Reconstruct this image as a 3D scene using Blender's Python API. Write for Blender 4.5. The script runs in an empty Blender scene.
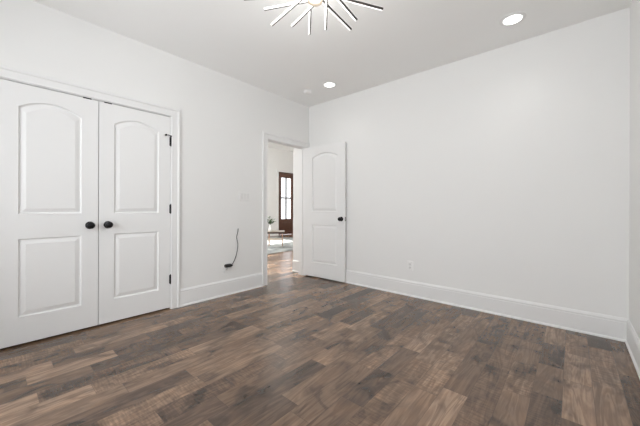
import bpy, bmesh, math, random
from mathutils import Vector, Matrix

C = bpy.context.scene.collection
SC = bpy.context.scene
PI = math.pi

# ------------------------------------------------------------------ camera
cam_d = bpy.data.cameras.new('camera')
cam_d.sensor_fit = 'HORIZONTAL'
cam_d.sensor_width = 36.0
cam_d.lens = 289.26 / 640 * 36.0
cam_d.shift_y = -(213 - 207.88) / 640
cam_d.clip_start = 0.02
cam = bpy.data.objects.new('camera', cam_d)
C.objects.link(cam)
cam.matrix_world = (Matrix.Translation((0, 0, 1.0825)) @ Matrix.Rotation(0.7179, 4, 'Z')
                    @ Matrix.Rotation(PI / 2, 4, 'X') @ Matrix.Rotation(0.003, 4, 'Z'))
SC.camera = cam

# ------------------------------------------------------------------ world, lights, exposure
W = bpy.data.worlds.new('sky')
SC.world = W
W.use_nodes = True
W.node_tree.nodes['Background'].inputs[0].default_value = (0.93, 0.96, 1.0, 1)
W.node_tree.nodes['Background'].inputs[1].default_value = 2.0

def lamp(name, kind, loc, energy, color=(1, 1, 1), rot=(0, 0, 0), **kw):
    d = bpy.data.lights.new(name, kind)
    d.energy = energy
    d.color = color
    for k, v in kw.items():
        setattr(d, k, v)
    o = bpy.data.objects.new(name, d)
    C.objects.link(o)
    o.location = loc
    o.rotation_euler = rot
    return o

SUN_DIR = Vector((1.0, 0.02, -1.05)).normalized()
sun = lamp('sun', 'SUN', (-12, 5, 8), 14.0, (1, 0.95, 0.88), angle=0.02)
sun.rotation_euler = SUN_DIR.to_track_quat('-Z', 'Y').to_euler()
# daylight arriving through the bedroom window behind the camera and the living room window
lamp('window_daylight', 'AREA', (-1.45, -1.56, 1.35), 39.0, (0.96, 0.98, 1.0), (PI / 2 + 0.08, 0, 0),
     shape='RECTANGLE', size=2.1, size_y=1.6)
lamp('side_window_daylight', 'AREA', (0.60, -0.68, 1.40), 2.6, (0.97, 0.985, 1.0), (0, PI / 2 + 0.22, 0),
     shape='RECTANGLE', size=1.6, size_y=0.9)
lamp('living_window_daylight', 'AREA', (-8.95, 5.55, 1.7), 160.0, (1, 0.99, 0.97), (0, -PI / 2, 0),
     shape='RECTANGLE', size=1.4, size_y=2.0)
lamp('living_side_fill', 'AREA', (-6.2, 1.62, 1.7), 50.0, (1, 0.99, 0.97), (PI / 2, 0, 0),
     shape='RECTANGLE', size=3.2, size_y=1.8)  # added fill from the living room's left, brightens its far wall

lamp('hall_fill_spot', 'SPOT', (-4.55, 3.35, 3.35), 380.0, (1, 0.95, 0.88), spot_size=math.radians(48), spot_blend=0.6, shadow_soft_size=0.08)  # added unseen spot with no fixture, brightens the hall floor

SC.view_settings.view_transform = 'Standard'
SC.view_settings.look = 'None'
SC.view_settings.gamma = 1
SC.view_settings.exposure = 0.62
SC.cycles.max_bounces = 14
SC.cycles.diffuse_bounces = 8
SC.cycles.sample_clamp_indirect = 6

# ------------------------------------------------------------------ materials
def mat(name, col, rough=0.5, metal=0.0, spec=0.5, noise=0.0, nscale=40.0, bump=0.0):
    m = bpy.data.materials.new(name)
    m.use_nodes = True
    nt = m.node_tree
    b = nt.nodes['Principled BSDF']
    b.inputs['Roughness'].default_value = rough
    b.inputs['Metallic'].default_value = metal
    b.inputs['Specular IOR Level'].default_value = spec
    b.inputs['Base Color'].default_value = (*col, 1)
    if noise or bump:
        tc = nt.nodes.new('ShaderNodeTexCoord')
        n = nt.nodes.new('ShaderNodeTexNoise')
        n.inputs['Scale'].default_value = nscale
        n.inputs['Detail'].default_value = 4
        nt.links.new(tc.outputs['Object'], n.inputs['Vector'])
        if noise:
            mx = nt.nodes.new('ShaderNodeMix')
            mx.data_type = 'RGBA'
            mx.inputs[6].default_value = (*[c * (1 - noise) for c in col], 1)
            mx.inputs[7].default_value = (*[min(1, c * (1 + noise)) for c in col], 1)
            nt.links.new(n.outputs['Fac'], mx.inputs[0])
            nt.links.new(mx.outputs[2], b.inputs['Base Color'])
        if bump:
            bp = nt.nodes.new('ShaderNodeBump')
            bp.inputs['Strength'].default_value = bump
            bp.inputs['Distance'].default_value = 0.002
            nt.links.new(n.outputs['Fac'], bp.inputs['Height'])
            nt.links.new(bp.outputs['Normal'], b.inputs['Normal'])
    return m

def emit(name, col, strength):
    m = bpy.data.materials.new(name)
    m.use_nodes = True
    b = m.node_tree.nodes['Principled BSDF']
    b.inputs['Base Color'].default_value = (0.9, 0.9, 0.88, 1)
    b.inputs['Emission Color'].default_value = (*col, 1)
    b.inputs['Emission Strength'].default_value = strength
    return m

M_wall = mat('wall_paint', (0.81, 0.81, 0.80), 0.75, spec=0.25, noise=0.008, nscale=3, bump=0.03)
M_ceil = mat('ceiling_paint', (0.89, 0.89, 0.88), 0.9, spec=0.1, noise=0.008, nscale=3)
M_trim = mat('trim_enamel', (0.80, 0.80, 0.795), 0.45, spec=0.35, noise=0.006, nscale=8)
M_door = mat('door_enamel', (0.80, 0.80, 0.795), 0.42, spec=0.4, noise=0.006, nscale=8)
M_plast = mat('white_plastic', (0.82, 0.82, 0.81), 0.35, noise=0.01)
M_rock = mat('gap_shade_plastic', (0.76, 0.76, 0.75), 0.35, noise=0.01)  # greyer than the plates, standing in for gap shading round rockers and receptacles
M_slot = mat('socket_slot', (0.05, 0.05, 0.05), 0.6, noise=0.1)
M_black = mat('oil_rubbed_black_metal', (0.012, 0.012, 0.013), 0.32, metal=0.6, noise=0.15, nscale=120)
M_rub = mat('black_plastic', (0.012, 0.012, 0.012), 0.45, noise=0.15)
M_cord = mat('dark_cord', (0.05, 0.05, 0.052), 0.55, noise=0.1)
M_bronze = mat('brushed_dark_nickel', (0.07, 0.064, 0.06), 0.5, metal=0.3, noise=0.1, nscale=90)
M_hub = mat('champagne_metal', (0.55, 0.46, 0.36), 0.3, metal=0.8, noise=0.1, nscale=60)
M_led = emit('led_diffuser', (1.0, 0.97, 0.94), 0.90)
M_can = emit('can_light_lens', (1.0, 0.985, 0.96), 3.0)
M_steel = mat('satin_steel', (0.5, 0.5, 0.5), 0.35, metal=0.9, noise=0.05)
M_copper = mat('copper_frame', (0.50, 0.30, 0.20), 0.35, metal=0.5, noise=0.08)
M_marble = mat('oiled_wood_top', (0.30, 0.25, 0.20), 0.35, noise=0.06, nscale=9)
M_edge = mat('dark_walnut_edge', (0.07, 0.05, 0.04), 0.5, noise=0.2, nscale=30)
M_shelf = mat('pale_wood_shelf', (0.45, 0.36, 0.28), 0.5, noise=0.2, nscale=25)
M_vase = mat('white_ceramic', (0.8, 0.8, 0.79), 0.25, noise=0.02)
M_leaf = mat('green_leaf', (0.045, 0.10, 0.028), 0.5, noise=0.4, nscale=25)
M_stem = mat('green_stem', (0.10, 0.16, 0.05), 0.6, noise=0.2)

def glass_mat():
    m = bpy.data.materials.new('window_glass')
    m.use_nodes = True
    nt = m.node_tree
    nt.nodes.remove(nt.nodes['Principled BSDF'])
    out = nt.nodes['Material Output']
    t = nt.nodes.new('ShaderNodeBsdfTransparent')
    g = nt.nodes.new('ShaderNodeBsdfGlossy')
    g.inputs['Roughness'].default_value = 0.02
    f = nt.nodes.new('ShaderNodeFresnel')
    f.inputs['IOR'].default_value = 1.3
    mx = nt.nodes.new('ShaderNodeMixShader')
    nt.links.new(f.outputs[0], mx.inputs[0])
    nt.links.new(t.outputs[0], mx.inputs[1])
    nt.links.new(g.outputs[0], mx.inputs[2])
    nt.links.new(mx.outputs[0], out.inputs[0])
    return m
M_glass = glass_mat()

def dark_wood():
    m = mat('stained_mahogany', (0.06, 0.03, 0.02), 0.35)
    nt = m.node_tree
    b = nt.nodes['Principled BSDF']
    tc = nt.nodes.new('ShaderNodeTexCoord')
    mp = nt.nodes.new('ShaderNodeMapping')
    mp.inputs['Scale'].default_value = (30, 30, 2)
    n = nt.nodes.new('ShaderNodeTexNoise')
    n.inputs['Scale'].default_value = 1.5
    n.inputs['Detail'].default_value = 6
    r = nt.nodes.new('ShaderNodeValToRGB')
    r.color_ramp.elements[0].color = (0.050, 0.019, 0.011, 1)
    r.color_ramp.elements[1].color = (0.16, 0.066, 0.038, 1)
    nt.links.new(tc.outputs['Object'], mp.inputs[0])
    nt.links.new(mp.outputs[0], n.inputs['Vector'])
    nt.links.new(n.outputs['Fac'], r.inputs[0])
    nt.links.new(r.outputs[0], b.inputs['Base Color'])
    return m
M_mahog = dark_wood()

def rug_mat():
    m = mat('woven_rug', (0.5, 0.55, 0.55), 0.95, spec=0.1)
    nt = m.node_tree
    b = nt.nodes['Principled BSDF']
    tc = nt.nodes.new('ShaderNodeTexCoord')
    n = nt.nodes.new('ShaderNodeTexNoise')
    n.inputs['Scale'].default_value = 2.6
    n.inputs['Detail'].default_value = 8
    n.inputs['Distortion'].default_value = 1.2
    r = nt.nodes.new('ShaderNodeValToRGB')
    r.color_ramp.elements[0].position = 0.35
    r.color_ramp.elements[0].color = (0.18, 0.19, 0.19, 1)
    r.color_ramp.elements[1].position = 0.65
    r.color_ramp.elements[1].color = (0.45, 0.47, 0.46, 1)
    nt.links.new(tc.outputs['Object'], n.inputs['Vector'])
    nt.links.new(n.outputs['Fac'], r.inputs[0])
    nt.links.new(r.outputs[0], b.inputs['Base Color'])
    return m
M_rug = rug_mat()

def floor_mat():
    m = bpy.data.materials.new('hickory_planks')
    m.use_nodes = True
    nt = m.node_tree
    N = nt.nodes
    L = nt.links
    b = N['Principled BSDF']
    def math_(op, a, c=None, d=None):
        n = N.new('ShaderNodeMath')
        n.operation = op
        for i, v in enumerate((a, c, d)):
            if v is None:
                continue
            if isinstance(v, (int, float)):
                n.inputs[i].default_value = v
            else:
                L.new(v, n.inputs[i])
        return n.outputs[0]
    def comb(x, y, z=0.0):
        n = N.new('ShaderNodeCombineXYZ')
        for i, v in enumerate((x, y, z)):
            if isinstance(v, (int, float)):
                n.inputs[i].default_value = v
            else:
                L.new(v, n.inputs[i])
        return n.outputs[0]
    def white(vec):
        n = N.new('ShaderNodeTexWhiteNoise')
        n.noise_dimensions = '3D'
        L.new(vec, n.inputs['Vector'])
        return n.outputs['Value']
    def noise(vec, scale, detail=4, dist=0.0, rough=0.5):
        n = N.new('ShaderNodeTexNoise')
        n.inputs['Scale'].default_value = scale
        n.inputs['Detail'].default_value = detail
        n.inputs['Distortion'].default_value = dist
        n.inputs['Roughness'].default_value = rough
        L.new(vec, n.inputs['Vector'])
        return n.outputs['Fac']
    def ramp(fac, els):
        r = N.new('ShaderNodeValToRGB')
        e = r.color_ramp.elements
        while len(e) < len(els):
            e.new(0.5)
        for k, (p, c) in enumerate(els):
            e[k].position = p
            e[k].color = (*c, 1)
        L.new(fac, r.inputs[0])
        return r.outputs[0]
    def mix(fac, a, c, mode='MIX'):
        n = N.new('ShaderNodeMix')
        n.data_type = 'RGBA'
        n.blend_type = mode
        for idx, v in ((0, fac), (6, a), (7, c)):
            if isinstance(v, (int, float)):
                n.inputs[idx].default_value = v
            elif isinstance(v, tuple):
                n.inputs[idx].default_value = (*v, 1)
            else:
                L.new(v, n.inputs[idx])
        return n.outputs[2]
    tc = N.new('ShaderNodeTexCoord')
    sep = N.new('ShaderNodeSeparateXYZ')
    L.new(tc.outputs['Object'], sep.inputs[0])
    X, Y = sep.outputs[0], sep.outputs[1]
    PW = 0.136
    u = math_('DIVIDE', math_('ADD', X, 10.106), PW)
    row = math_('FLOOR', u)
    fu = math_('FRACT', u)
    r1 = white(comb(row, 3.7))
    r2 = white(comb(row, 11.3))
    ln = math_('ADD', math_('MULTIPLY', r2, 0.45), 0.38)
    v = math_('DIVIDE', math_('ADD', Y, math_('ADD', math_('MULTIPLY', r1, 5.0), 10)), ln)
    col = math_('FLOOR', v)
    fv = math_('FRACT', v)
    pid = white(comb(row, col, 1.0))
    pid2 = white(comb(row, col, 7.0))
    pid3 = white(comb(row, col, 13.0))
    off = math_('MULTIPLY', pid, 40.0)
    # long fibres, cathedral figure, saw ticks and smoky patches
    fib = noise(comb(math_('ADD', math_('MULTIPLY', X, 42), off), math_('MULTIPLY', Y, 2.2), off), 1.0, 6, 0.6, 0.62)
    fig = noise(comb(math_('ADD', math_('MULTIPLY', X, 11), off), math_('MULTIPLY', Y, 1.5), off), 1.0, 3, 1.2)
    rings = math_('ADD', math_('MULTIPLY', math_('SINE', math_('MULTIPLY', fig, 38.0)), 0.5), 0.5)
    smoke = noise(comb(math_('ADD', math_('MULTIPLY', X, 7.0), off), math_('ADD', math_('MULTIPLY', Y, 4.5), off), off), 1.0, 4, 0.8)
    tick = noise(comb(math_('ADD', math_('MULTIPLY', X, 14), off), math_('MULTIPLY', Y, 95.0), off), 1.0, 2)
    base = ramp(pid2, [(0.0, (0.098, 0.064, 0.045)), (0.25, (0.148, 0.096, 0.065)), (0.55, (0.198, 0.129, 0.086)),
                       (0.80, (0.250, 0.166, 0.111)), (1.0, (0.33, 0.223, 0.152))])
    c1 = mix(math_('MULTIPLY', rings, 0.58), base, (0.48, 0.43, 0.40), 'MULTIPLY')
    fr = ramp(fib, [(0.30, (0.66, 0.64, 0.63)), (0.50, (0.98, 0.97, 0.96)), (0.68, (1.25, 1.23, 1.20))])
    c2 = mix(0.85, c1, fr, 'MULTIPLY')
    sm = ramp(smoke, [(0.33, (0.42, 0.41, 0.41)), (0.47, (1.0, 1.0, 1.0)), (0.70, (1.32, 1.27, 1.21))])
    c3 = mix(0.9, c2, sm, 'MULTIPLY')
    tk = ramp(tick, [(0.42, (0.82, 0.82, 0.82)), (0.62, (1.35, 1.32, 1.28))])
    c4 = mix(math_('MULTIPLY', math_('GREATER_THAN', pid3, 0.62), 0.75), c3, tk, 'MULTIPLY')
    # dark seams between planks
    eu = math_('MINIMUM', fu, math_('SUBTRACT', 1.0, fu))
    ev = math_('MINIMUM', fv, math_('SUBTRACT', 1.0, fv))
    su = math_('LESS_THAN', math_('MULTIPLY', eu, PW), 0.0011)
    sv = math_('LESS_THAN', math_('MULTIPLY', ev, ln), 0.0011)
    seam = math_('MAXIMUM', su, sv)
    c5 = mix(math_('MULTIPLY', seam, 0.55), c4, (0.03, 0.023, 0.02))
    L.new(c5, b.inputs['Base Color'])
    L.new(math_('ADD', math_('MULTIPLY', fib, 0.12), 0.18), b.inputs['Roughness'])
    b.inputs['Specular IOR Level'].default_value = 0.62
    bp = N.new('ShaderNodeBump')
    bp.inputs['Strength'].default_value = 0.06
    bp.inputs['Distance'].default_value = 0.001
    L.new(math_('SUBTRACT', 1.0, seam), bp.inputs['Height'])
    L.new(bp.outputs['Normal'], b.inputs['Normal'])
    return m
M_floor = floor_mat()

# ------------------------------------------------------------------ helpers
def BM():
    return bmesh.new()

def box(bm, x0, x1, y0, y1, z0, z1):
    vs = [bm.verts.new((x, y, z)) for x in (x0, x1) for y in (y0, y1) for z in (z0, z1)]
    for f in ((0, 1, 3, 2), (4, 6, 7, 5), (0, 4, 5, 1), (2, 3, 7, 6), (0, 2, 6, 4), (1, 5, 7, 3)):
        bm.faces.new([vs[i] for i in f])

def obox(bm, c, ax, ay, az):
    """box with centre c and half-axis vectors"""
    vs = []
    for i in (-1, 1):
        for j in (-1, 1):
            for k in (-1, 1):
                vs.append(bm.verts.new(c + ax * i + ay * j + az * k))
    for f in ((0, 1, 3, 2), (4, 6, 7, 5), (0, 4, 5, 1), (2, 3, 7, 6), (0, 2, 6, 4), (1, 5, 7, 3)):
        bm.faces.new([vs[i] for i in f])

def lathe(bm, prof, M=Matrix.Identity(4), n=28, sx=1.0):
    """prof: (radius, height) along local z; M places it"""
    rows = []
    for r, h in prof:
        if r < 1e-6:
            rows.append([bm.verts.new(M @ Vector((0, 0, h)))])
        else:
            rows.append([bm.verts.new(M @ Vector((r * math.cos(2 * PI * k / n) * sx, r * math.sin(2 * PI * k / n), h)))
                         for k in range(n)])
    for a, b in zip(rows, rows[1:]):
        for k in range(n):
            k2 = (k + 1) % n
            q = []
            for v in ((a[0] if len(a) == 1 else a[k]), (a[0] if len(a) == 1 else a[k2]),
                      (b[0] if len(b) == 1 else b[k2]), (b[0] if len(b) == 1 else b[k])):
                if v not in q:
                    q.append(v)
            if len(q) > 2:
                bm.faces.new(q)

def tube(bm, pts, r, n=10):
    pts = [Vector(p) for p in pts]
    rows = []
    for i, p in enumerate(pts):
        t = (pts[min(i + 1, len(pts) - 1)] - pts[max(i - 1, 0)]).normalized()
        a = t.cross(Vector((0.31, 0.17, 0.93))).normalized()
        b2 = t.cross(a)
        rows.append([bm.verts.new(p + a * r * math.cos(2 * PI * k / n) + b2 * r * math.sin(2 * PI * k / n)) for k in range(n)])
    for a, b2 in zip(rows, rows[1:]):
        for k in range(n):
            bm.faces.new([a[k], a[(k + 1) % n], b2[(k + 1) % n], b2[k]])
    bm.faces.new(rows[0])
    bm.faces.new(rows[-1])

def spline(pts, k=6):
    P = [Vector(p) for p in pts]
    out = []
    for i in range(len(P) - 1):
        p0, p1, p2, p3 = P[max(i - 1, 0)], P[i], P[i + 1], P[min(i + 2, len(P) - 1)]
        for s in range(k):
            t = s / k
            out.append(0.5 * ((2 * p1) + (p2 - p0) * t + (2 * p0 - 5 * p1 + 4 * p2 - p3) * t * t + (3 * p1 - p0 - 3 * p2 + p3) * t ** 3))
    out.append(P[-1])
    return out

def skin(bm, rows, closed_profile=True, caps=True):
    """rows: list of vertex-coordinate lists of equal length"""
    R = [[bm.verts.new(Vector(p)) for p in r] for r in rows]
    m = len(R[0])
    for a, b in zip(R, R[1:]):
        for k in range(m if closed_profile else m - 1):
            k2 = (k + 1) % m
            bm.faces.new([a[k], a[k2], b[k2], b[k]])
    if caps:
        bm.faces.new(R[0])
        bm.faces.new(R[-1])

def place(o, parent, bm):
    pass

def obj(name, bm, m, parent=None, smooth=False, bevel=0.0, world=True):
    """link a bmesh as ONE mesh object; geometry is given in world space, or in the parent's space (world=False)"""
    bmesh.ops.recalc_face_normals(bm, faces=bm.faces[:])
    if parent is not None and world:
        bm.transform(parent['_m'].inverted() if False else MW(parent).inverted())
    me = bpy.data.meshes.new(name)
    bm.to_mesh(me)
    bm.free()
    if smooth:
        for p in me.polygons:
            p.use_smooth = True
        me.set_sharp_from_angle(angle=math.radians(40))
    me.materials.append(m)
    o = bpy.data.objects.new(name, me)
    C.objects.link(o)
    if parent is not None:
        o.parent = parent
    if bevel:
        b = o.modifiers.new('bevel', 'BEVEL')
        b.width = bevel
        b.segments = 2
        b.limit_method = 'ANGLE'
    return o

def MW(o):
    m = Matrix.Translation(o.location) @ o.rotation_euler.to_matrix().to_4x4()
    return MW(o.parent) @ m if o.parent else m

def tag(o, label=None, cat=None, group=None, kind=None):
    if label: o['label'] = label
    if cat: o['category'] = cat
    if group: o['group'] = group
    if kind: o['kind'] = kind
    return o

def thing(name, label, cat, loc=(0, 0, 0), rz=0.0, group=None, kind=None):
    o = bpy.data.objects.new(name, None)
    o.empty_display_size = 0.1
    C.objects.link(o)
    o.location = loc
    o.rotation_euler = (0, 0, rz)
    return tag(o, label, cat, group, kind)

def struct(name, bm, m, label, cat, bevel=0.0):
    return tag(obj(name, bm, m, bevel=bevel), label, cat, kind='structure')

# ------------------------------------------------------------------ room dimensions (metres)
XL, XLB = -3.229, -3.359          # left wall, room face and hall face
YR = 3.421                        # right wall
XS = 0.347                        # side wall at the right edge of the view
YB = -1.34                        # wall behind the camera
H = 2.72
HL = 3.40                         # living room ceiling
XF = -8.70                        # far living room wall
CL0, CL1 = 0.030, 1.2765          # closet opening
DO0, DO1 = 2.573, 3.322           # doorway opening
DH = 2.050
OH = 2.040

# ------------------------------------------------------------------ setting
bm = BM(); box(bm, -9.2, 0.60, -1.6, 9.9, -0.12, 0.0)
struct('floor', bm, M_floor, 'brown wood plank floor running through the bedroom and out of the doorway', 'floor')
bm = BM(); box(bm, XLB, XS + 0.13, YB - 0.13, YR + 0.13, H, H + 0.15)
struct('ceiling', bm, M_ceil, 'flat white ceiling over the bedroom', 'ceiling')
bm = BM(); box(bm, XF - 0.13, XLB, 1.9, 9.7, HL, HL + 0.15)
struct('ceiling_living', bm, M_ceil, 'white ceiling of the room beyond the doorway', 'ceiling')

JT = 0.02   # jamb thickness
bm = BM()
box(bm, XLB, XL, YB - 0.13, CL0 - JT, 0, H)
box(bm, XLB, XL, CL0 - JT, CL1 + JT, DH + JT, H)
box(bm, XLB, XL, CL1 + JT, DO0 - JT, 0, H)
box(bm, XLB, XL, DO0 - JT, DO1 + JT, OH + JT, H)
box(bm, XLB, XL, DO1 + JT, YR + 0.13, 0, H)
box(bm, XLB, XL, 1.9, YR + 0.13, H, HL)
struct('wall_left', bm, M_wall, 'white left wall holding the closet and the open doorway', 'wall')
bm = BM(); box(bm, XL, XS + 0.13, YR, YR + 0.13, 0, H)
struct('wall_right', bm, M_wall, 'long bare white wall on the right of the open door', 'wall')
SY0, SY1 = -1.15, -0.20
bm = BM()
box(bm, XS, XS + 0.13, YB - 0.13, SY0, 0, H)
box(bm, XS, XS + 0.13, SY1, YR, 0, H)
box(bm, XS, XS + 0.13, SY0, SY1, 0, 0.70)
box(bm, XS, XS + 0.13, SY0, SY1, 2.35, H)
struct('wall_side', bm, M_wall, 'white wall at the far right edge of the view', 'wall')
WX0, WX1, WZ0, WZ1 = -2.55, -0.35, 0.70, 2.35
bm = BM()
box(bm, XL, WX0, YB - 0.13, YB, 0, H)
box(bm, WX1, XS, YB - 0.13, YB, 0, H)
box(bm, WX0, WX1, YB - 0.13, YB, 0, WZ0)
box(bm, WX0, WX1, YB - 0.13, YB, WZ1, H)
struct('wall_back', bm, M_wall, 'white wall with a wide window facing the corner', 'wall')
# closet shell behind the double doors
bm = BM()
box(bm, -4.05, -4.0, -0.15, 1.45, 0, H)
box(bm, -4.0, XLB, -0.15, -0.10, 0, H)
box(bm, -4.0, XLB, 1.40, 1.45, 0, H)
box(bm, -4.05, XLB, -0.15, 1.45, H, H + 0.1)
struct('wall_closet', bm, M_wall, 'closet shell behind the white double doors', 'wall')
# hall stub and living room walls
HX, HY = -3.612, 3.434
bm = BM()
box(bm, HX, XLB, HY, 9.7, 0, HL)
struct('wall_hall', bm, M_wall, 'short white hall wall just past the right door jamb', 'wall')
DW0, DW1, DWH = 7.49, 8.34, 2.50     # far door opening with its frame
LW0, LW1, LWZ0, LWZ1 = 4.55, 6.55, 1.15, 2.35
bm = BM()
box(bm, XF - 0.13, XF, 1.9, LW0, 0, HL)
box(bm, XF - 0.13, XF, LW0, LW1, 0, LWZ0)
box(bm, XF - 0.13, XF, LW0, LW1, LWZ1, HL)
box(bm, XF - 0.13, XF, LW1, DW0, 0, HL)
box(bm, XF - 0.13, XF, DW0, DW1, DWH, HL)
box(bm, XF - 0.13, XF, DW1, 9.7, 0, HL)
struct('wall_living_far', bm, M_wall, 'white wall around the dark front door in the far room', 'wall')
bm = BM(); box(bm, XF - 0.13, HX, 9.7, 9.83, 0, HL)
struct('wall_living_right', bm, M_wall, 'white right wall of the far room', 'wall')
VX0, VX1, VZ0, VZ1 = -7.85, -4.55, 0.75, 2.65
bm = BM()
box(bm, XF - 0.13, VX0, 1.77, 1.9, 0, HL)
box(bm, VX1, XLB, 1.77, 1.9, 0, HL)
box(bm, VX0, VX1, 1.77, 1.9, 0, VZ0)
box(bm, VX0, VX1, 1.77, 1.9, VZ1, HL)
struct('wall_living_left', bm, M_wall, 'white left wall of the far room', 'wall')

# windows (bedroom window behind the camera; living room window left of the front door)
def window(name, axis, a0, a1, z0, z1, p0, p1, label, ncol):
    """axis 'x': window lies along x between y=p0..p1; axis 'y': along y between x=p0..p1"""
    t = thing(name, label, 'window', kind='structure')
    def bx(bm, u0, u1, w0, w1, zz0, zz1):
        if axis == 'x': box(bm, u0, u1, w0, w1, zz0, zz1)
        else: box(bm, w0, w1, u0, u1, zz0, zz1)
    bm = BM()
    fw = 0.045
    pm = (p0 + p1) / 2
    bx(bm, a0, a0 + fw, pm - .03, pm + .03, z0, z1)
    bx(bm, a1 - fw, a1, pm - .03, pm + .03, z0, z1)
    bx(bm, a0 + fw, a1 - fw, pm - .03, pm + .03, z0, z0 + fw)
    bx(bm, a0 + fw, a1 - fw, pm - .03, pm + .03, z1 - fw, z1)
    for k in range(1, ncol):
        c = a0 + (a1 - a0) * k / ncol
        bx(bm, c - .02, c + .02, pm - .03, pm + .03, z0 + fw, z1 - fw)
    obj('window_frame', bm, M_trim, t)
    bm = BM(); bx(bm, a0 + fw, a1 - fw, pm - .003, pm + .003, z0 + fw, z1 - fw)
    obj('pane', bm, M_glass, t)
    return t
window('window_1', 'x', WX0, WX1, WZ0, WZ1, YB - .13, YB, 'wide white framed window in the wall facing the corner', 2)
window('window_2', 'y', LW0, LW1, LWZ0, LWZ1, XF - .13, XF, 'white framed window left of the dark front door', 2)

window('added_window', 'x', VX0, VX1, VZ0, VZ1, 1.77, 1.9, 'added wide white framed window, unseen, in the left wall of the far room', 3)  # unseen window added to let fill light into the far room
window('window_4', 'y', SY0, SY1, 0.70, 2.35, XS, XS + .13, 'narrow white framed window in the side wall', 1)

# ------------------------------------------------------------------ baseboards
BPROF = [(0, 0), (0.0245, 0), (0.0245, 0.006), (0.022, 0.013), (0.014, 0.019), (0.014, 0.150), (0.0115, 0.156),
         (0.0115, 0.160), (0.0145, 0.164), (0.0135, 0.171), (0.009, 0.180), (0.006, 0.188), (0, 0.188)]
def base(bm, p0, p1, n):
    """moulded board from p0 to p1 (x, y), standing off the wall along n"""
    rows = [[(p[0] + n[0] * t, p[1] + n[1] * t, z) for t, z in BPROF] for p in (p0, p1)]
    skin(bm, rows)
CW = 0.088   # casing width
bm = BM()
base(bm, (XL, CL1 + .005 + CW), (XL, DO0 - .005 - CW), (1, 0))
base(bm, (XL, YB), (XL, CL0 - .005 - CW), (1, 0))
struct('baseboard_left', bm, M_trim, 'tall white baseboard between the closet and the doorway', 'baseboard')
bm = BM(); base(bm, (XL + 0.024, YR), (XS, YR), (0, -1))
struct('baseboard_right', bm, M_trim, 'long tall white baseboard along the bare right wall', 'baseboard')
bm = BM(); base(bm, (XS, YB), (XS, YR - 0.026), (-1, 0))
struct('baseboard_side', bm, M_trim, 'white baseboard in the lower right corner of the view', 'baseboard')
bm = BM(); base(bm, (HX, HY), (XLB - 0.024, HY), (0, -1))
struct('baseboard_hall', bm, M_trim, 'short white baseboard on the hall wall past the right jamb', 'baseboard')
bm = BM(); base(bm, (XF, LW0 - 2.6), (XF, DW0 - .09), (1, 0))
struct('baseboard_living', bm, M_trim, 'white baseboard left of the dark front door in the far room', 'baseboard')

# ------------------------------------------------------------------ casings and jambs
CPROF = [(0.0, 0), (0.0, 0.010), (0.004, 0.013), (0.010, 0.013), (0.013, 0.0115), (0.060, 0.0125), (0.064, 0.019),
         (0.070, 0.0215), (0.080, 0.0215), (0.086, 0.019), (0.088, 0.016), (0.088, 0)]
def casing(bm, x, s, y0, y1, z1, floor=0.0):
    """moulded casing with mitred corners round an opening in a wall at x; s = +1 faces +x"""
    rows = [[], [], [], []]
    for d, t in CPROF:
        rows[0].append((x + s * t, y0 - d, floor))
        rows[1].append((x + s * t, y0 - d, z1 + d))
        rows[2].append((x + s * t, y1 + d, z1 + d))
        rows[3].append((x + s * t, y1 + d, floor))
    skin(bm, rows)
def jamb(bm, x0, x1, y0, y1, z1, t=JT, stop=None):
    box(bm, x0, x1, y0 - t, y0, 0, z1 + t)
    box(bm, x0, x1, y1, y1 + t, 0, z1 + t)
    box(bm, x0, x1, y0, y1, z1, z1 + t)
    if stop:
        s0, s1 = stop
        box(bm, s0, s1, y0, y0 + .011, 0, z1)
        box(bm, s0, s1, y1 - .011, y1, 0, z1)
        box(bm, s0, s1, y0 + .011, y1 - .011, z1 - .011, z1)
bm = BM()
casing(bm, XL, 1, CL0 - .005, CL1 + .005, DH + .005)
jamb(bm, XLB, XL, CL0, CL1, DH, stop=(XL - .075, XL - .042))
struct('trim_1', bm, M_trim, 'white moulded casing around the closet double doors', 'door trim')
bm = BM()
casing(bm, XL, 1, DO0 - .005, DO1 + .005, OH + .005)
casing(bm, XLB, -1, DO0 - .005, DO1 + .005, OH + .005)
jamb(bm, XLB, XL, DO0, DO1, OH, stop=(XL - .075, XL - .042))
struct('trim_2', bm, M_trim, 'white casing and jamb around the open doorway', 'door trim')
bm = BM()
casing(bm, XF, 1, DW0 - .005, DW1 + .005, DWH + .005)
struct('trim_3', bm, M_trim, 'white casing around the dark front door in the far room', 'door trim')

# ------------------------------------------------------------------ doors
NA = 20
def panel_outline(x0, x1, z0, z1, rise, inset):
    """closed outline, anticlockwise seen from the front, with an arched top when rise > 0"""
    a0, a1, b0, b1 = x0 + inset, x1 - inset, z0 + inset, z1 - inset
    pts = [(a0, b0), (a1, b0)]
    for k in range(NA + 1):
        s = k / NA
        x = a1 + (a0 - a1) * s
        pts.append((x, b1 - rise + rise * (1 - (2 * s - 1) ** 2)))
    return pts
PSTEP = [(0.0, 0.0), (0.002, 0.0070), (0.008, 0.0125), (0.014, 0.0125), (0.040, 0.0035), (0.044, 0.0022)]

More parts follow.
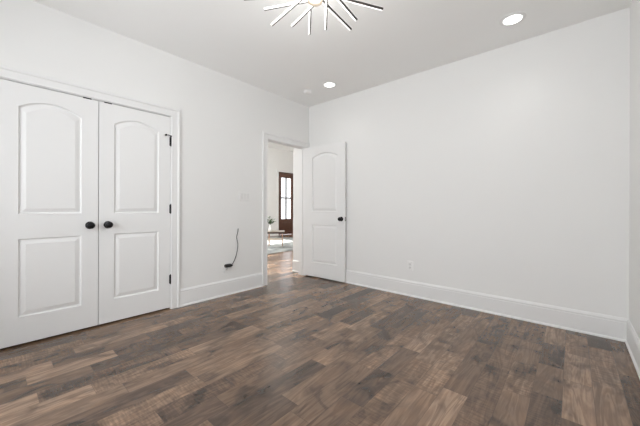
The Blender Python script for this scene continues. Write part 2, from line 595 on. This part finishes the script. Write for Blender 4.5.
def panel_door(name, w, h, label, loc, rz, px0, px1, hinge_side, upper=(1.028, 1.932), lower=(0.222, 0.828), rise=0.066, t=0.035, z0=0.0, hinge_y=-0.005):
    """two-panel arch-top moulded door; local x runs along its width, the seen face looks to -y"""
    r = thing(name, label, 'door', loc, rz, kind='structure')
    u0, u1 = upper; l0, l1 = lower
    bm = BM()
    def q(*p):
        bm.faces.new([bm.verts.new((a, 0, b)) for a, b in p])
    q((0, 0), (px0, 0), (px0, h), (0, h))
    q((px1, 0), (w, 0), (w, h), (px1, h))
    q((px0, 0), (px1, 0), (px1, l0), (px0, l0))
    q((px0, l1), (px1, l1), (px1, u0), (px0, u0))
    top = panel_outline(px0, px1, u0, u1, rise, 0)[2:]
    for (xa, za), (xb, zb) in zip(top, top[1:]):
        q((xb, zb), (xa, za), (xa, h), (xb, h))
    # edges and back
    V = [bm.verts.new(p) for p in ((0, 0, 0), (w, 0, 0), (w, 0, h), (0, 0, h), (0, t, 0), (w, t, 0), (w, t, h), (0, t, h))]
    for f in ((0, 4, 5, 1), (1, 5, 6, 2), (2, 6, 7, 3), (3, 7, 4, 0), (4, 7, 6, 5)):
        bm.faces.new([V[i] for i in f])
    bmesh.ops.remove_doubles(bm, verts=bm.verts[:], dist=1e-5)
    obj('slab', bm, M_door, r, world=False)
    for nm, (a, b, rs) in (('upper_panel', (u0, u1, rise)), ('lower_panel', (l0, l1, 0.0))):
        bm = BM()
        rows = [[(x, d, z) for x, z in panel_outline(px0, px1, a, b, rs, ins)] for ins, d in PSTEP]
        R = [[bm.verts.new(p) for p in row] for row in rows]
        m = len(R[0])
        for ra, rb in zip(R, R[1:]):
            for k in range(m):
                bm.faces.new([ra[k], ra[(k + 1) % m], rb[(k + 1) % m], rb[k]])
        bm.faces.new(R[-1])
        # closed back of the panel inside the slab
        o = obj(nm, bm, M_door, r, world=False)
    # black hinges: knuckle with finials at the hinge edge
    hx = -0.002 if hinge_side == 0 else w + 0.002
    for hz in (0.30, 1.05, 1.768):
        bm = BM()
        M = Matrix.Translation((hx, hinge_y, hz))
        lathe(bm, [(0, -.054), (.004, -.053), (.0045, -.048), (.0065, -.046), (.0065, -.016), (.0058, -.0155), (.0058, -.0145), (.0065, -.014),
                   (.0065, .014), (.0058, .0145), (.0058, .0155), (.0065, .016), (.0065, .046), (.0045, .048), (.004, .053), (0, .054)], M, 14)
        box(bm, min(hx, hx + (.012 if hinge_side == 0 else -.012)), max(hx, hx + (.012 if hinge_side == 0 else -.012)), hinge_y + .0035, hinge_y + .006, hz - .045, hz + .045)
        obj('hinge', bm, M_black, r, smooth=True, world=False)
    return r

def knob(r, x, z):
    M = Matrix.Translation((x, 0, z)) @ Matrix.Rotation(PI / 2, 4, 'X')    # local z -> -y, towards the viewer
    bm = BM()
    lathe(bm, [(0, 0), (.033, 0), (.0335, .003), (.031, .007), (.022, .0095), (.0125, .012), (.0115, .020), (.012, .027), (.017, .031),
               (.0245, .036), (.0285, .043), (.0295, .049), (.028, .056), (.0235, .062), (.016, .066), (.007, .068), (0, .0685)], M, 32)
    obj('knob', bm, M_black, r, smooth=True, world=False)

GZ = 0.017
DT = 0.004
midy = 0.6535
LW = midy - 0.0025 - (CL0 + .003)
RW = (CL1 - .003) - (midy + 0.0025)
d1 = panel_door('door_1', LW, DH - .006 - GZ, 'white arch panel closet door on the left with its black knob at its right edge',
                (XL - DT, CL0 + .003, GZ), PI / 2, 0.149 - CL0 - .003, 0.534 - CL0 - .003, 0,
                upper=(1.028 - GZ, 1.930 - GZ), lower=(0.224 - GZ, 0.834 - GZ))
knob(d1, 0.591 - CL0 - .003, 0.922 - GZ)
d2 = panel_door('door_2', RW, DH - .006 - GZ, 'white arch panel closet door on the right, hinged beside the bare left wall',
                (XL - DT, midy + .0025, GZ), PI / 2, 0.772 - midy - .0025, 1.160 - midy - .0025, 1,
                upper=(1.028 - GZ, 1.930 - GZ), lower=(0.224 - GZ, 0.834 - GZ))
knob(d2, 0.724 - midy - .0025, 0.922 - GZ)
# black roller catches at the head of both closet doors
for r, x in ((d1, 0.570 - CL0 - .003), (d2, 0.722 - midy - .0025)):
    bm = BM(); box(bm, x - .028, x + .030, -0.003, 0.022, DH - .010 - GZ, DH - .0005 - GZ)
    obj('ball_catch', bm, M_black, r, world=False)
# hinge-pin door stop on the top right hinge of the right closet door
bm = BM()
hx = RW + 0.002
tube(bm, spline([(hx + .012, -.014, 1.824), (hx, -.010, 1.826), (hx - .025, -.016, 1.830), (hx - .052, -.017, 1.829)]), 0.0035, 8)
lathe(bm, [(0, -.016), (.009, -.015), (.010, -.005), (.010, .004), (0, .005)], Matrix.Translation((hx - .052, -.017, 1.828)) @ Matrix.Rotation(PI / 2, 4, 'X'), 14)
lathe(bm, [(0, -.006), (.010, -.006), (.010, .006), (0, .006)], Matrix.Translation((hx, -.008, 1.824)), 14)
obj('hinge_pin_stop', bm, M_black, d2, smooth=True, world=False)

OW = .752
d3 = panel_door('door_3', OW, OH - .004 - GZ, 'white arch panel door standing open against the long right wall',
                (XL + .011, DO1 - .010, GZ), math.radians(4.3), 0.150, OW - 0.130, 0,
                upper=(1.028 - GZ, 1.925 - GZ), lower=(0.238 - GZ, 0.822 - GZ), rise=0.060, hinge_y=0.040)
knob(d3, OW - .058, 0.922 - GZ)
bm = BM()
box(bm, OW - .0005, OW + .0015, .006, .029, .922 - GZ - .028, .922 - GZ + .028)
lp = obj('latch_plate', bm, M_black, d3, world=False)
bm = BM()
box(bm, OW + .001, OW + .009, .011, .024, .922 - GZ - .009, .922 - GZ + .009)
obj('latch_bolt', bm, M_steel, lp, world=False)

# dark glazed front door in the far room
d4 = thing('door_4', 'tall dark stained front door with divided glass panes in the far room', 'door', (XF - .06, DW0, 0), PI / 2, kind='structure')
WD = DW1 - DW0
bm = BM()   # frame fixed in the wall
box(bm, 0, .04, -.05, .06, 0, DWH)
box(bm, WD - .04, WD, -.05, .06, 0, DWH)
box(bm, .04, WD - .04, -.05, .06, DWH - .04, DWH)
obj('door_frame', bm, M_mahog, d4, world=False)
g0, g1, gz0, gz1 = .172, .715, .632, 2.285
bm = BM()
box(bm, .043, g0, -.02, .025, .01, DWH - .043)
box(bm, g1, WD - .043, -.02, .025, .01, DWH - .043)
box(bm, g0, g1, -.02, .025, gz1, DWH - .043)
box(bm, g0, g1, -.02, .025, .52, gz0)
box(bm, g0, g1, -.02, .025, .01, .20)
box(bm, g0, g1, -.008, .015, .20, .52)
obj('door_leaf', bm, M_mahog, d4, world=False)
bm = BM(); box(bm, g0 + .05, g1 - .05, -.018, -.006, .245, .475)
obj('lower_panel', bm, M_mahog, d4, world=False, bevel=.008)
gm = (g0 + g1) / 2 - .005
bm = BM()
M_munt = mat('muntin_paint', (0.30, 0.30, 0.31), 0.4, noise=.1)
box(bm, gm - .04, gm + .04, -.016, .02, gz0, gz1)
for zz in (1.478,):
    box(bm, g0, g1, -.015, .019, zz - .035, zz + .035)
obj('muntin', bm, M_munt, d4, world=False)
bm = BM(); box(bm, g0, g1, .002, .006, gz0, gz1)
obj('pane', bm, M_glass, d4, world=False)

# ------------------------------------------------------------------ ceiling fixtures
def recessed(x, y, label):
    t = thing('recessed_light', label, 'ceiling light', (x, y, H), group='recessed ceiling lights')
    bm = BM()
    lathe(bm, [(.068, 0), (.098, 0), (.098, -.003), (.091, -.007), (.075, -.010), (.069, -.008), (.068, 0)], Matrix.Translation((x, y, H)), 40)
    obj('trim_ring', bm, M_plast, t, smooth=True)
    bm = BM()
    lathe(bm, [(0, -.001), (.0685, -.001), (.0685, -.0045), (0, -.0055)], Matrix.Translation((x, y, H)), 40)
    obj('lens', bm, M_can, t, smooth=True)
    s = lamp('can_lamp', 'SPOT', (0, 0, -.02), 4.0, (1.0, 0.98, 0.955), (0, 0, 0), spot_size=math.radians(125), spot_blend=0.9, shadow_soft_size=0.07)
    s.parent = t
    return t
recessed(-.395, 2.975, 'lit round recessed light in the right part of the ceiling above the bare wall')
recessed(-2.434, 2.971, 'lit round recessed light above the open door, beside the smoke detector')

t = thing('smoke_detector', 'small round white smoke detector on the ceiling near the corner', 'smoke detector', (-2.80, 2.94, H))
bm = BM()
lathe(bm, [(0, 0), (.064, 0), (.066, -.008), (.064, -.010), (0, -.010)], Matrix.Translation((-2.80, 2.94, H)), 36)
obj('base_plate', bm, M_plast, t, smooth=True)
bm = BM()
lathe(bm, [(0, -.010), (.058, -.010), (.059, -.020), (.056, -.030), (.048, -.036), (.02, -.038), (0, -.038)], Matrix.Translation((-2.80, 2.94, H)), 36)
obj('cover', bm, M_plast, t, smooth=True)

# sputnik chandelier of straight LED bars
HUB = Vector((-1.363, 1.501, 2.56))
ch = thing('chandelier', 'starburst ceiling lamp of glowing straight bars cut by the top of the view', 'chandelier', (HUB.x, HUB.y, H))
bm = BM(); lathe(bm, [(0, 0), (.075, 0), (.075, -.018), (.068, -.024), (0, -.024)], Matrix.Translation((HUB.x, HUB.y, H)), 36)
obj('canopy', bm, M_hub, ch, smooth=True)
bm = BM(); lathe(bm, [(.011, H - .02), (.011, HUB.z)], Matrix.Translation((HUB.x, HUB.y, 0)), 16)
obj('stem', bm, M_hub, ch, smooth=True)
bm = BM(); lathe(bm, [(0, .045), (.03, .045), (.05, .034), (.058, .012), (.058, -.012), (.05, -.034), (.03, -.045), (0, -.045)], Matrix.Translation(HUB), 30)
obj('hub', bm, M_hub, ch, smooth=True)

def led_bar(p_in, p_out):
    p_in, p_out = Vector(p_in), Vector(p_out)
    a = (p_out - p_in)
    ln = a.length
    a.normalize()
    tdir = Vector((0, 0, 1)).cross(a).normalized()
    n = a.cross(tdir)
    c = (p_in + p_out) / 2
    bm = BM()
    obox(bm, c - tdir * .0058, a * (ln / 2), tdir * .0046, n * .0058)
    bar = obj('light_bar', bm, M_bronze, ch)
    bm = BM()
    obox(bm, c + tdir * .0036, a * (ln / 2 - .002), tdir * .0047, n * .0046)
    obj('led_strip', bm, M_led, bar)
    # thin arm tying the bar to the hub
    bm = BM()
    tube(bm, [HUB + (p_in - HUB) * .35, p_in + a * .012 - tdir * .006], .004, 8)
    obj('bar_arm', bm, M_hub, bar)
BARS = [  # inner end, outer end
    ((-1.422, 1.491, 2.555), (-1.663, 1.29, 2.5)),
    ((-1.414, 1.438, 2.55), (-1.738, 1.419, 2.48)),
    ((-1.366, 1.514, 2.53), (-1.687, 1.584, 2.53)),
    ((-1.428, 1.523, 2.56), (-1.689, 1.789, 2.56)),
    ((-1.287, 1.536, 2.55), (-1.48, 1.756, 2.5)),
    ((-1.346, 1.545, 2.555), (-1.388, 1.967, 2.56)),
    ((-1.24, 1.548, 2.555), (-1.216, 1.797, 2.48)),
    ((-1.283, 1.569, 2.57), (-1.031, 1.86, 2.51)),
    ((-1.468, 1.306, 2.55), (-1.648, 1.109, 2.47)),
]
for a, b in BARS:
    led_bar(a, b)
hl = lamp('chandelier_lamp', 'POINT', (0, 0, HUB.z - H - .20), 7.0, (1.0, 0.985, 0.965), shadow_soft_size=.25)
hl.parent = ch
# bars on the near side, out of view: the same star turned half round
for a, b in [BARS[k] for k in (3, 5, 7)]:
    f = lambda p: (2 * HUB.x - p[0], 2 * HUB.y - p[1], p[2])
    led_bar(f(a), f(b))

# ------------------------------------------------------------------ switch, outlets, plug
def plate_left(y0, y1, z0, z1, bm):
    box(bm, XL, XL + .012, y0, y1, z0, z1)
sw = thing('light_switch', 'white three gang switch plate on the left wall beside the doorway', 'light switch', (XL, 2.196, 1.23))
bm = BM(); plate_left(2.114, 2.280, 1.173, 1.290, bm)
obj('plate', bm, M_plast, sw, bevel=.002)
for k in (-1, 0, 1):
    c = 2.197 + k * .046
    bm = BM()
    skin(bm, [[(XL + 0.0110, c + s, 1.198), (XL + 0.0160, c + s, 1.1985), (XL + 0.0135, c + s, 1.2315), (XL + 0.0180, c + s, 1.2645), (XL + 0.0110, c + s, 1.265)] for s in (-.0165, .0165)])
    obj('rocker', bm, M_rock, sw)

def outlet(label, center, along, normal):
    t = thing('wall_outlet', label, 'outlet', center)
    c = Vector(center); a = Vector(along); n = Vector(normal); z = Vector((0, 0, 1))
    bm = BM(); obox(bm, c + n * .004, a * .036, n * .004, z * .058)
    obj('plate', bm, M_plast, t, bevel=.002)
    for s in (-1, 1):
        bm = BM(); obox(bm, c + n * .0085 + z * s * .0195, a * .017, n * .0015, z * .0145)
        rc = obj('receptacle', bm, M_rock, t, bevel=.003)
        bm = BM()
        for q in (-1, 1):
            obox(bm, c + n * .0101 + z * (s * .0195 + .003) + a * q * .0065, a * .0013, n * .0004, z * .0042)
        obox(bm, c + n * .0101 + z * (s * .0195 - .0075), a * .0024, n * .0004, z * .0024)
        obj('slot', bm, M_slot, rc)
    return t
OL = (XL, 1.938, 0.342)
outlet('white outlet low on the left wall with a black plug in it', OL, (0, 1, 0), (1, 0, 0))
outlet('white outlet low on the long bare right wall', (-1.507, YR, 0.372), (1, 0, 0), (0, -1, 0))

pl = thing('power_plug', 'black plug in the left wall outlet with a thin dark cord running up the wall', 'plug', (XL + .010, 1.945, .367))
PX, PY, PZ = XL + .0085, 1.948, .365
bm = BM()
skin(bm, [[(PX + x, PY + y, PZ + z * k) for x, z in ((0, -.016), (.010, -.021), (.030, -.019), (.038, -.010), (.038, .010), (.030, .019), (.010, .021), (0, .016))]
          for y, k in ((-.045, .72), (-.035, 1), (.020, 1), (.040, .8), (.050, .45))])
obj('plug_body', bm, M_rub, pl, smooth=True)
bm = BM()
tube(bm, spline([(XL + .026, 1.994, .366), (XL + .018, 2.024, .394), (XL + .012, 2.060, .455), (XL + .010, 2.085, .540), (XL + .009, 2.094, .610),
                 (XL + .009, 2.083, .668), (XL + .009, 2.076, .712), (XL + .009, 2.092, .768), (XL + .009, 2.098, .815)], 8), .0042, 8)
obj('cord', bm, M_cord, pl, smooth=True)

# ------------------------------------------------------------------ far room furnishings
bm = BM(); box(bm, -8.15, -5.33, 3.3, 7.15, 0, .012)
tag(obj('rug', bm, M_rug), 'pale blue grey rug on the wood floor of the far room', 'rug')

RZ = math.radians(48.7)
tbl = thing('coffee_table', 'low coffee table with copper legs standing on the pale rug', 'coffee table', (-6.33, 5.347, .012), RZ)
def tb(bm, x0, x1, y0, y1, z0, z1): box(bm, x0, x1, y0, y1, z0, z1)
TX, TY = 0.245, 0.19
bm = BM(); tb(bm, -TX, TX, -TY, TY, .400, .412)
obj('tabletop', bm, M_marble, tbl, world=False, bevel=.004)
bm = BM(); tb(bm, -TX + .01, TX - .01, -TY + .01, TY - .01, .350, .400)
obj('apron', bm, M_edge, tbl, world=False)
bm = BM(); tb(bm, -TX + .03, TX - .03, -TY + .02, TY - .02, .175, .195)
obj('shelf', bm, M_shelf, tbl, world=False)
for sx in (-1, 1):
    for sy in (-1, 1):
        bm = BM(); tube(bm, [(sx * (TX - .06), sy * (TY - .06), 0), (sx * (TX - .06), sy * (TY - .06), .37)], .013, 10)
        obj('leg', bm, M_copper, tbl, world=False, smooth=True)

VB = Vector((-6.40, 5.21, .424))
bm = BM(); lathe(bm, [(0, 0), (.034, 0), (.05, .03), (.054, .07), (.045, .12), (.026, .155), (.024, .175), (.030, .185), (.022, .182), (0, .16)], Matrix.Translation(VB), 24)
tag(obj('vase', bm, M_vase, smooth=True), 'white vase standing on the coffee table in the far room', 'vase')
pt = thing('plant_cutting', 'bunch of green leaves standing in the white vase', 'plant', VB + Vector((0, 0, .165)))
random.seed(4)
bs, bl = BM(), BM()
for k in range(16):
    a = k * 2.4
    rad = .03 + .085 * random.random()
    tip = VB + Vector((math.cos(a) * rad, math.sin(a) * rad, .24 + .15 * random.random()))
    mid = VB + Vector((math.cos(a) * rad * .35, math.sin(a) * rad * .35, .23))
    p = spline([VB + Vector((0, 0, .165)), mid, tip], 4)
    tube(bs, p, .0025, 6)
    for j in (3, 5, 7, 8):
        c = p[j]
        d = Vector((math.cos(a + random.uniform(-1.2, 1.2)), math.sin(a + random.uniform(-1.2, 1.2)), random.uniform(-.1, .8))).normalized()
        s = d.cross(Vector((0, 0, 1))).normalized() * .026
        u = d.cross(s).normalized() * .006
        ln = random.uniform(.06, .09)
        pts = [c, c + d * ln * .35 + s + u, c + d * ln * .75 + s * .7, c + d * ln, c + d * ln * .75 - s * .7, c + d * ln * .35 - s + u]
        cv = [bl.verts.new(q) for q in pts]
        mv = bl.verts.new(c + d * ln * .5 - u)
        for q in range(6):
            bl.faces.new([cv[q], cv[(q + 1) % 6], mv])
obj('stem', bs, M_stem, pt, smooth=True)
obj('leaves', bl, M_leaf, pt, smooth=True)
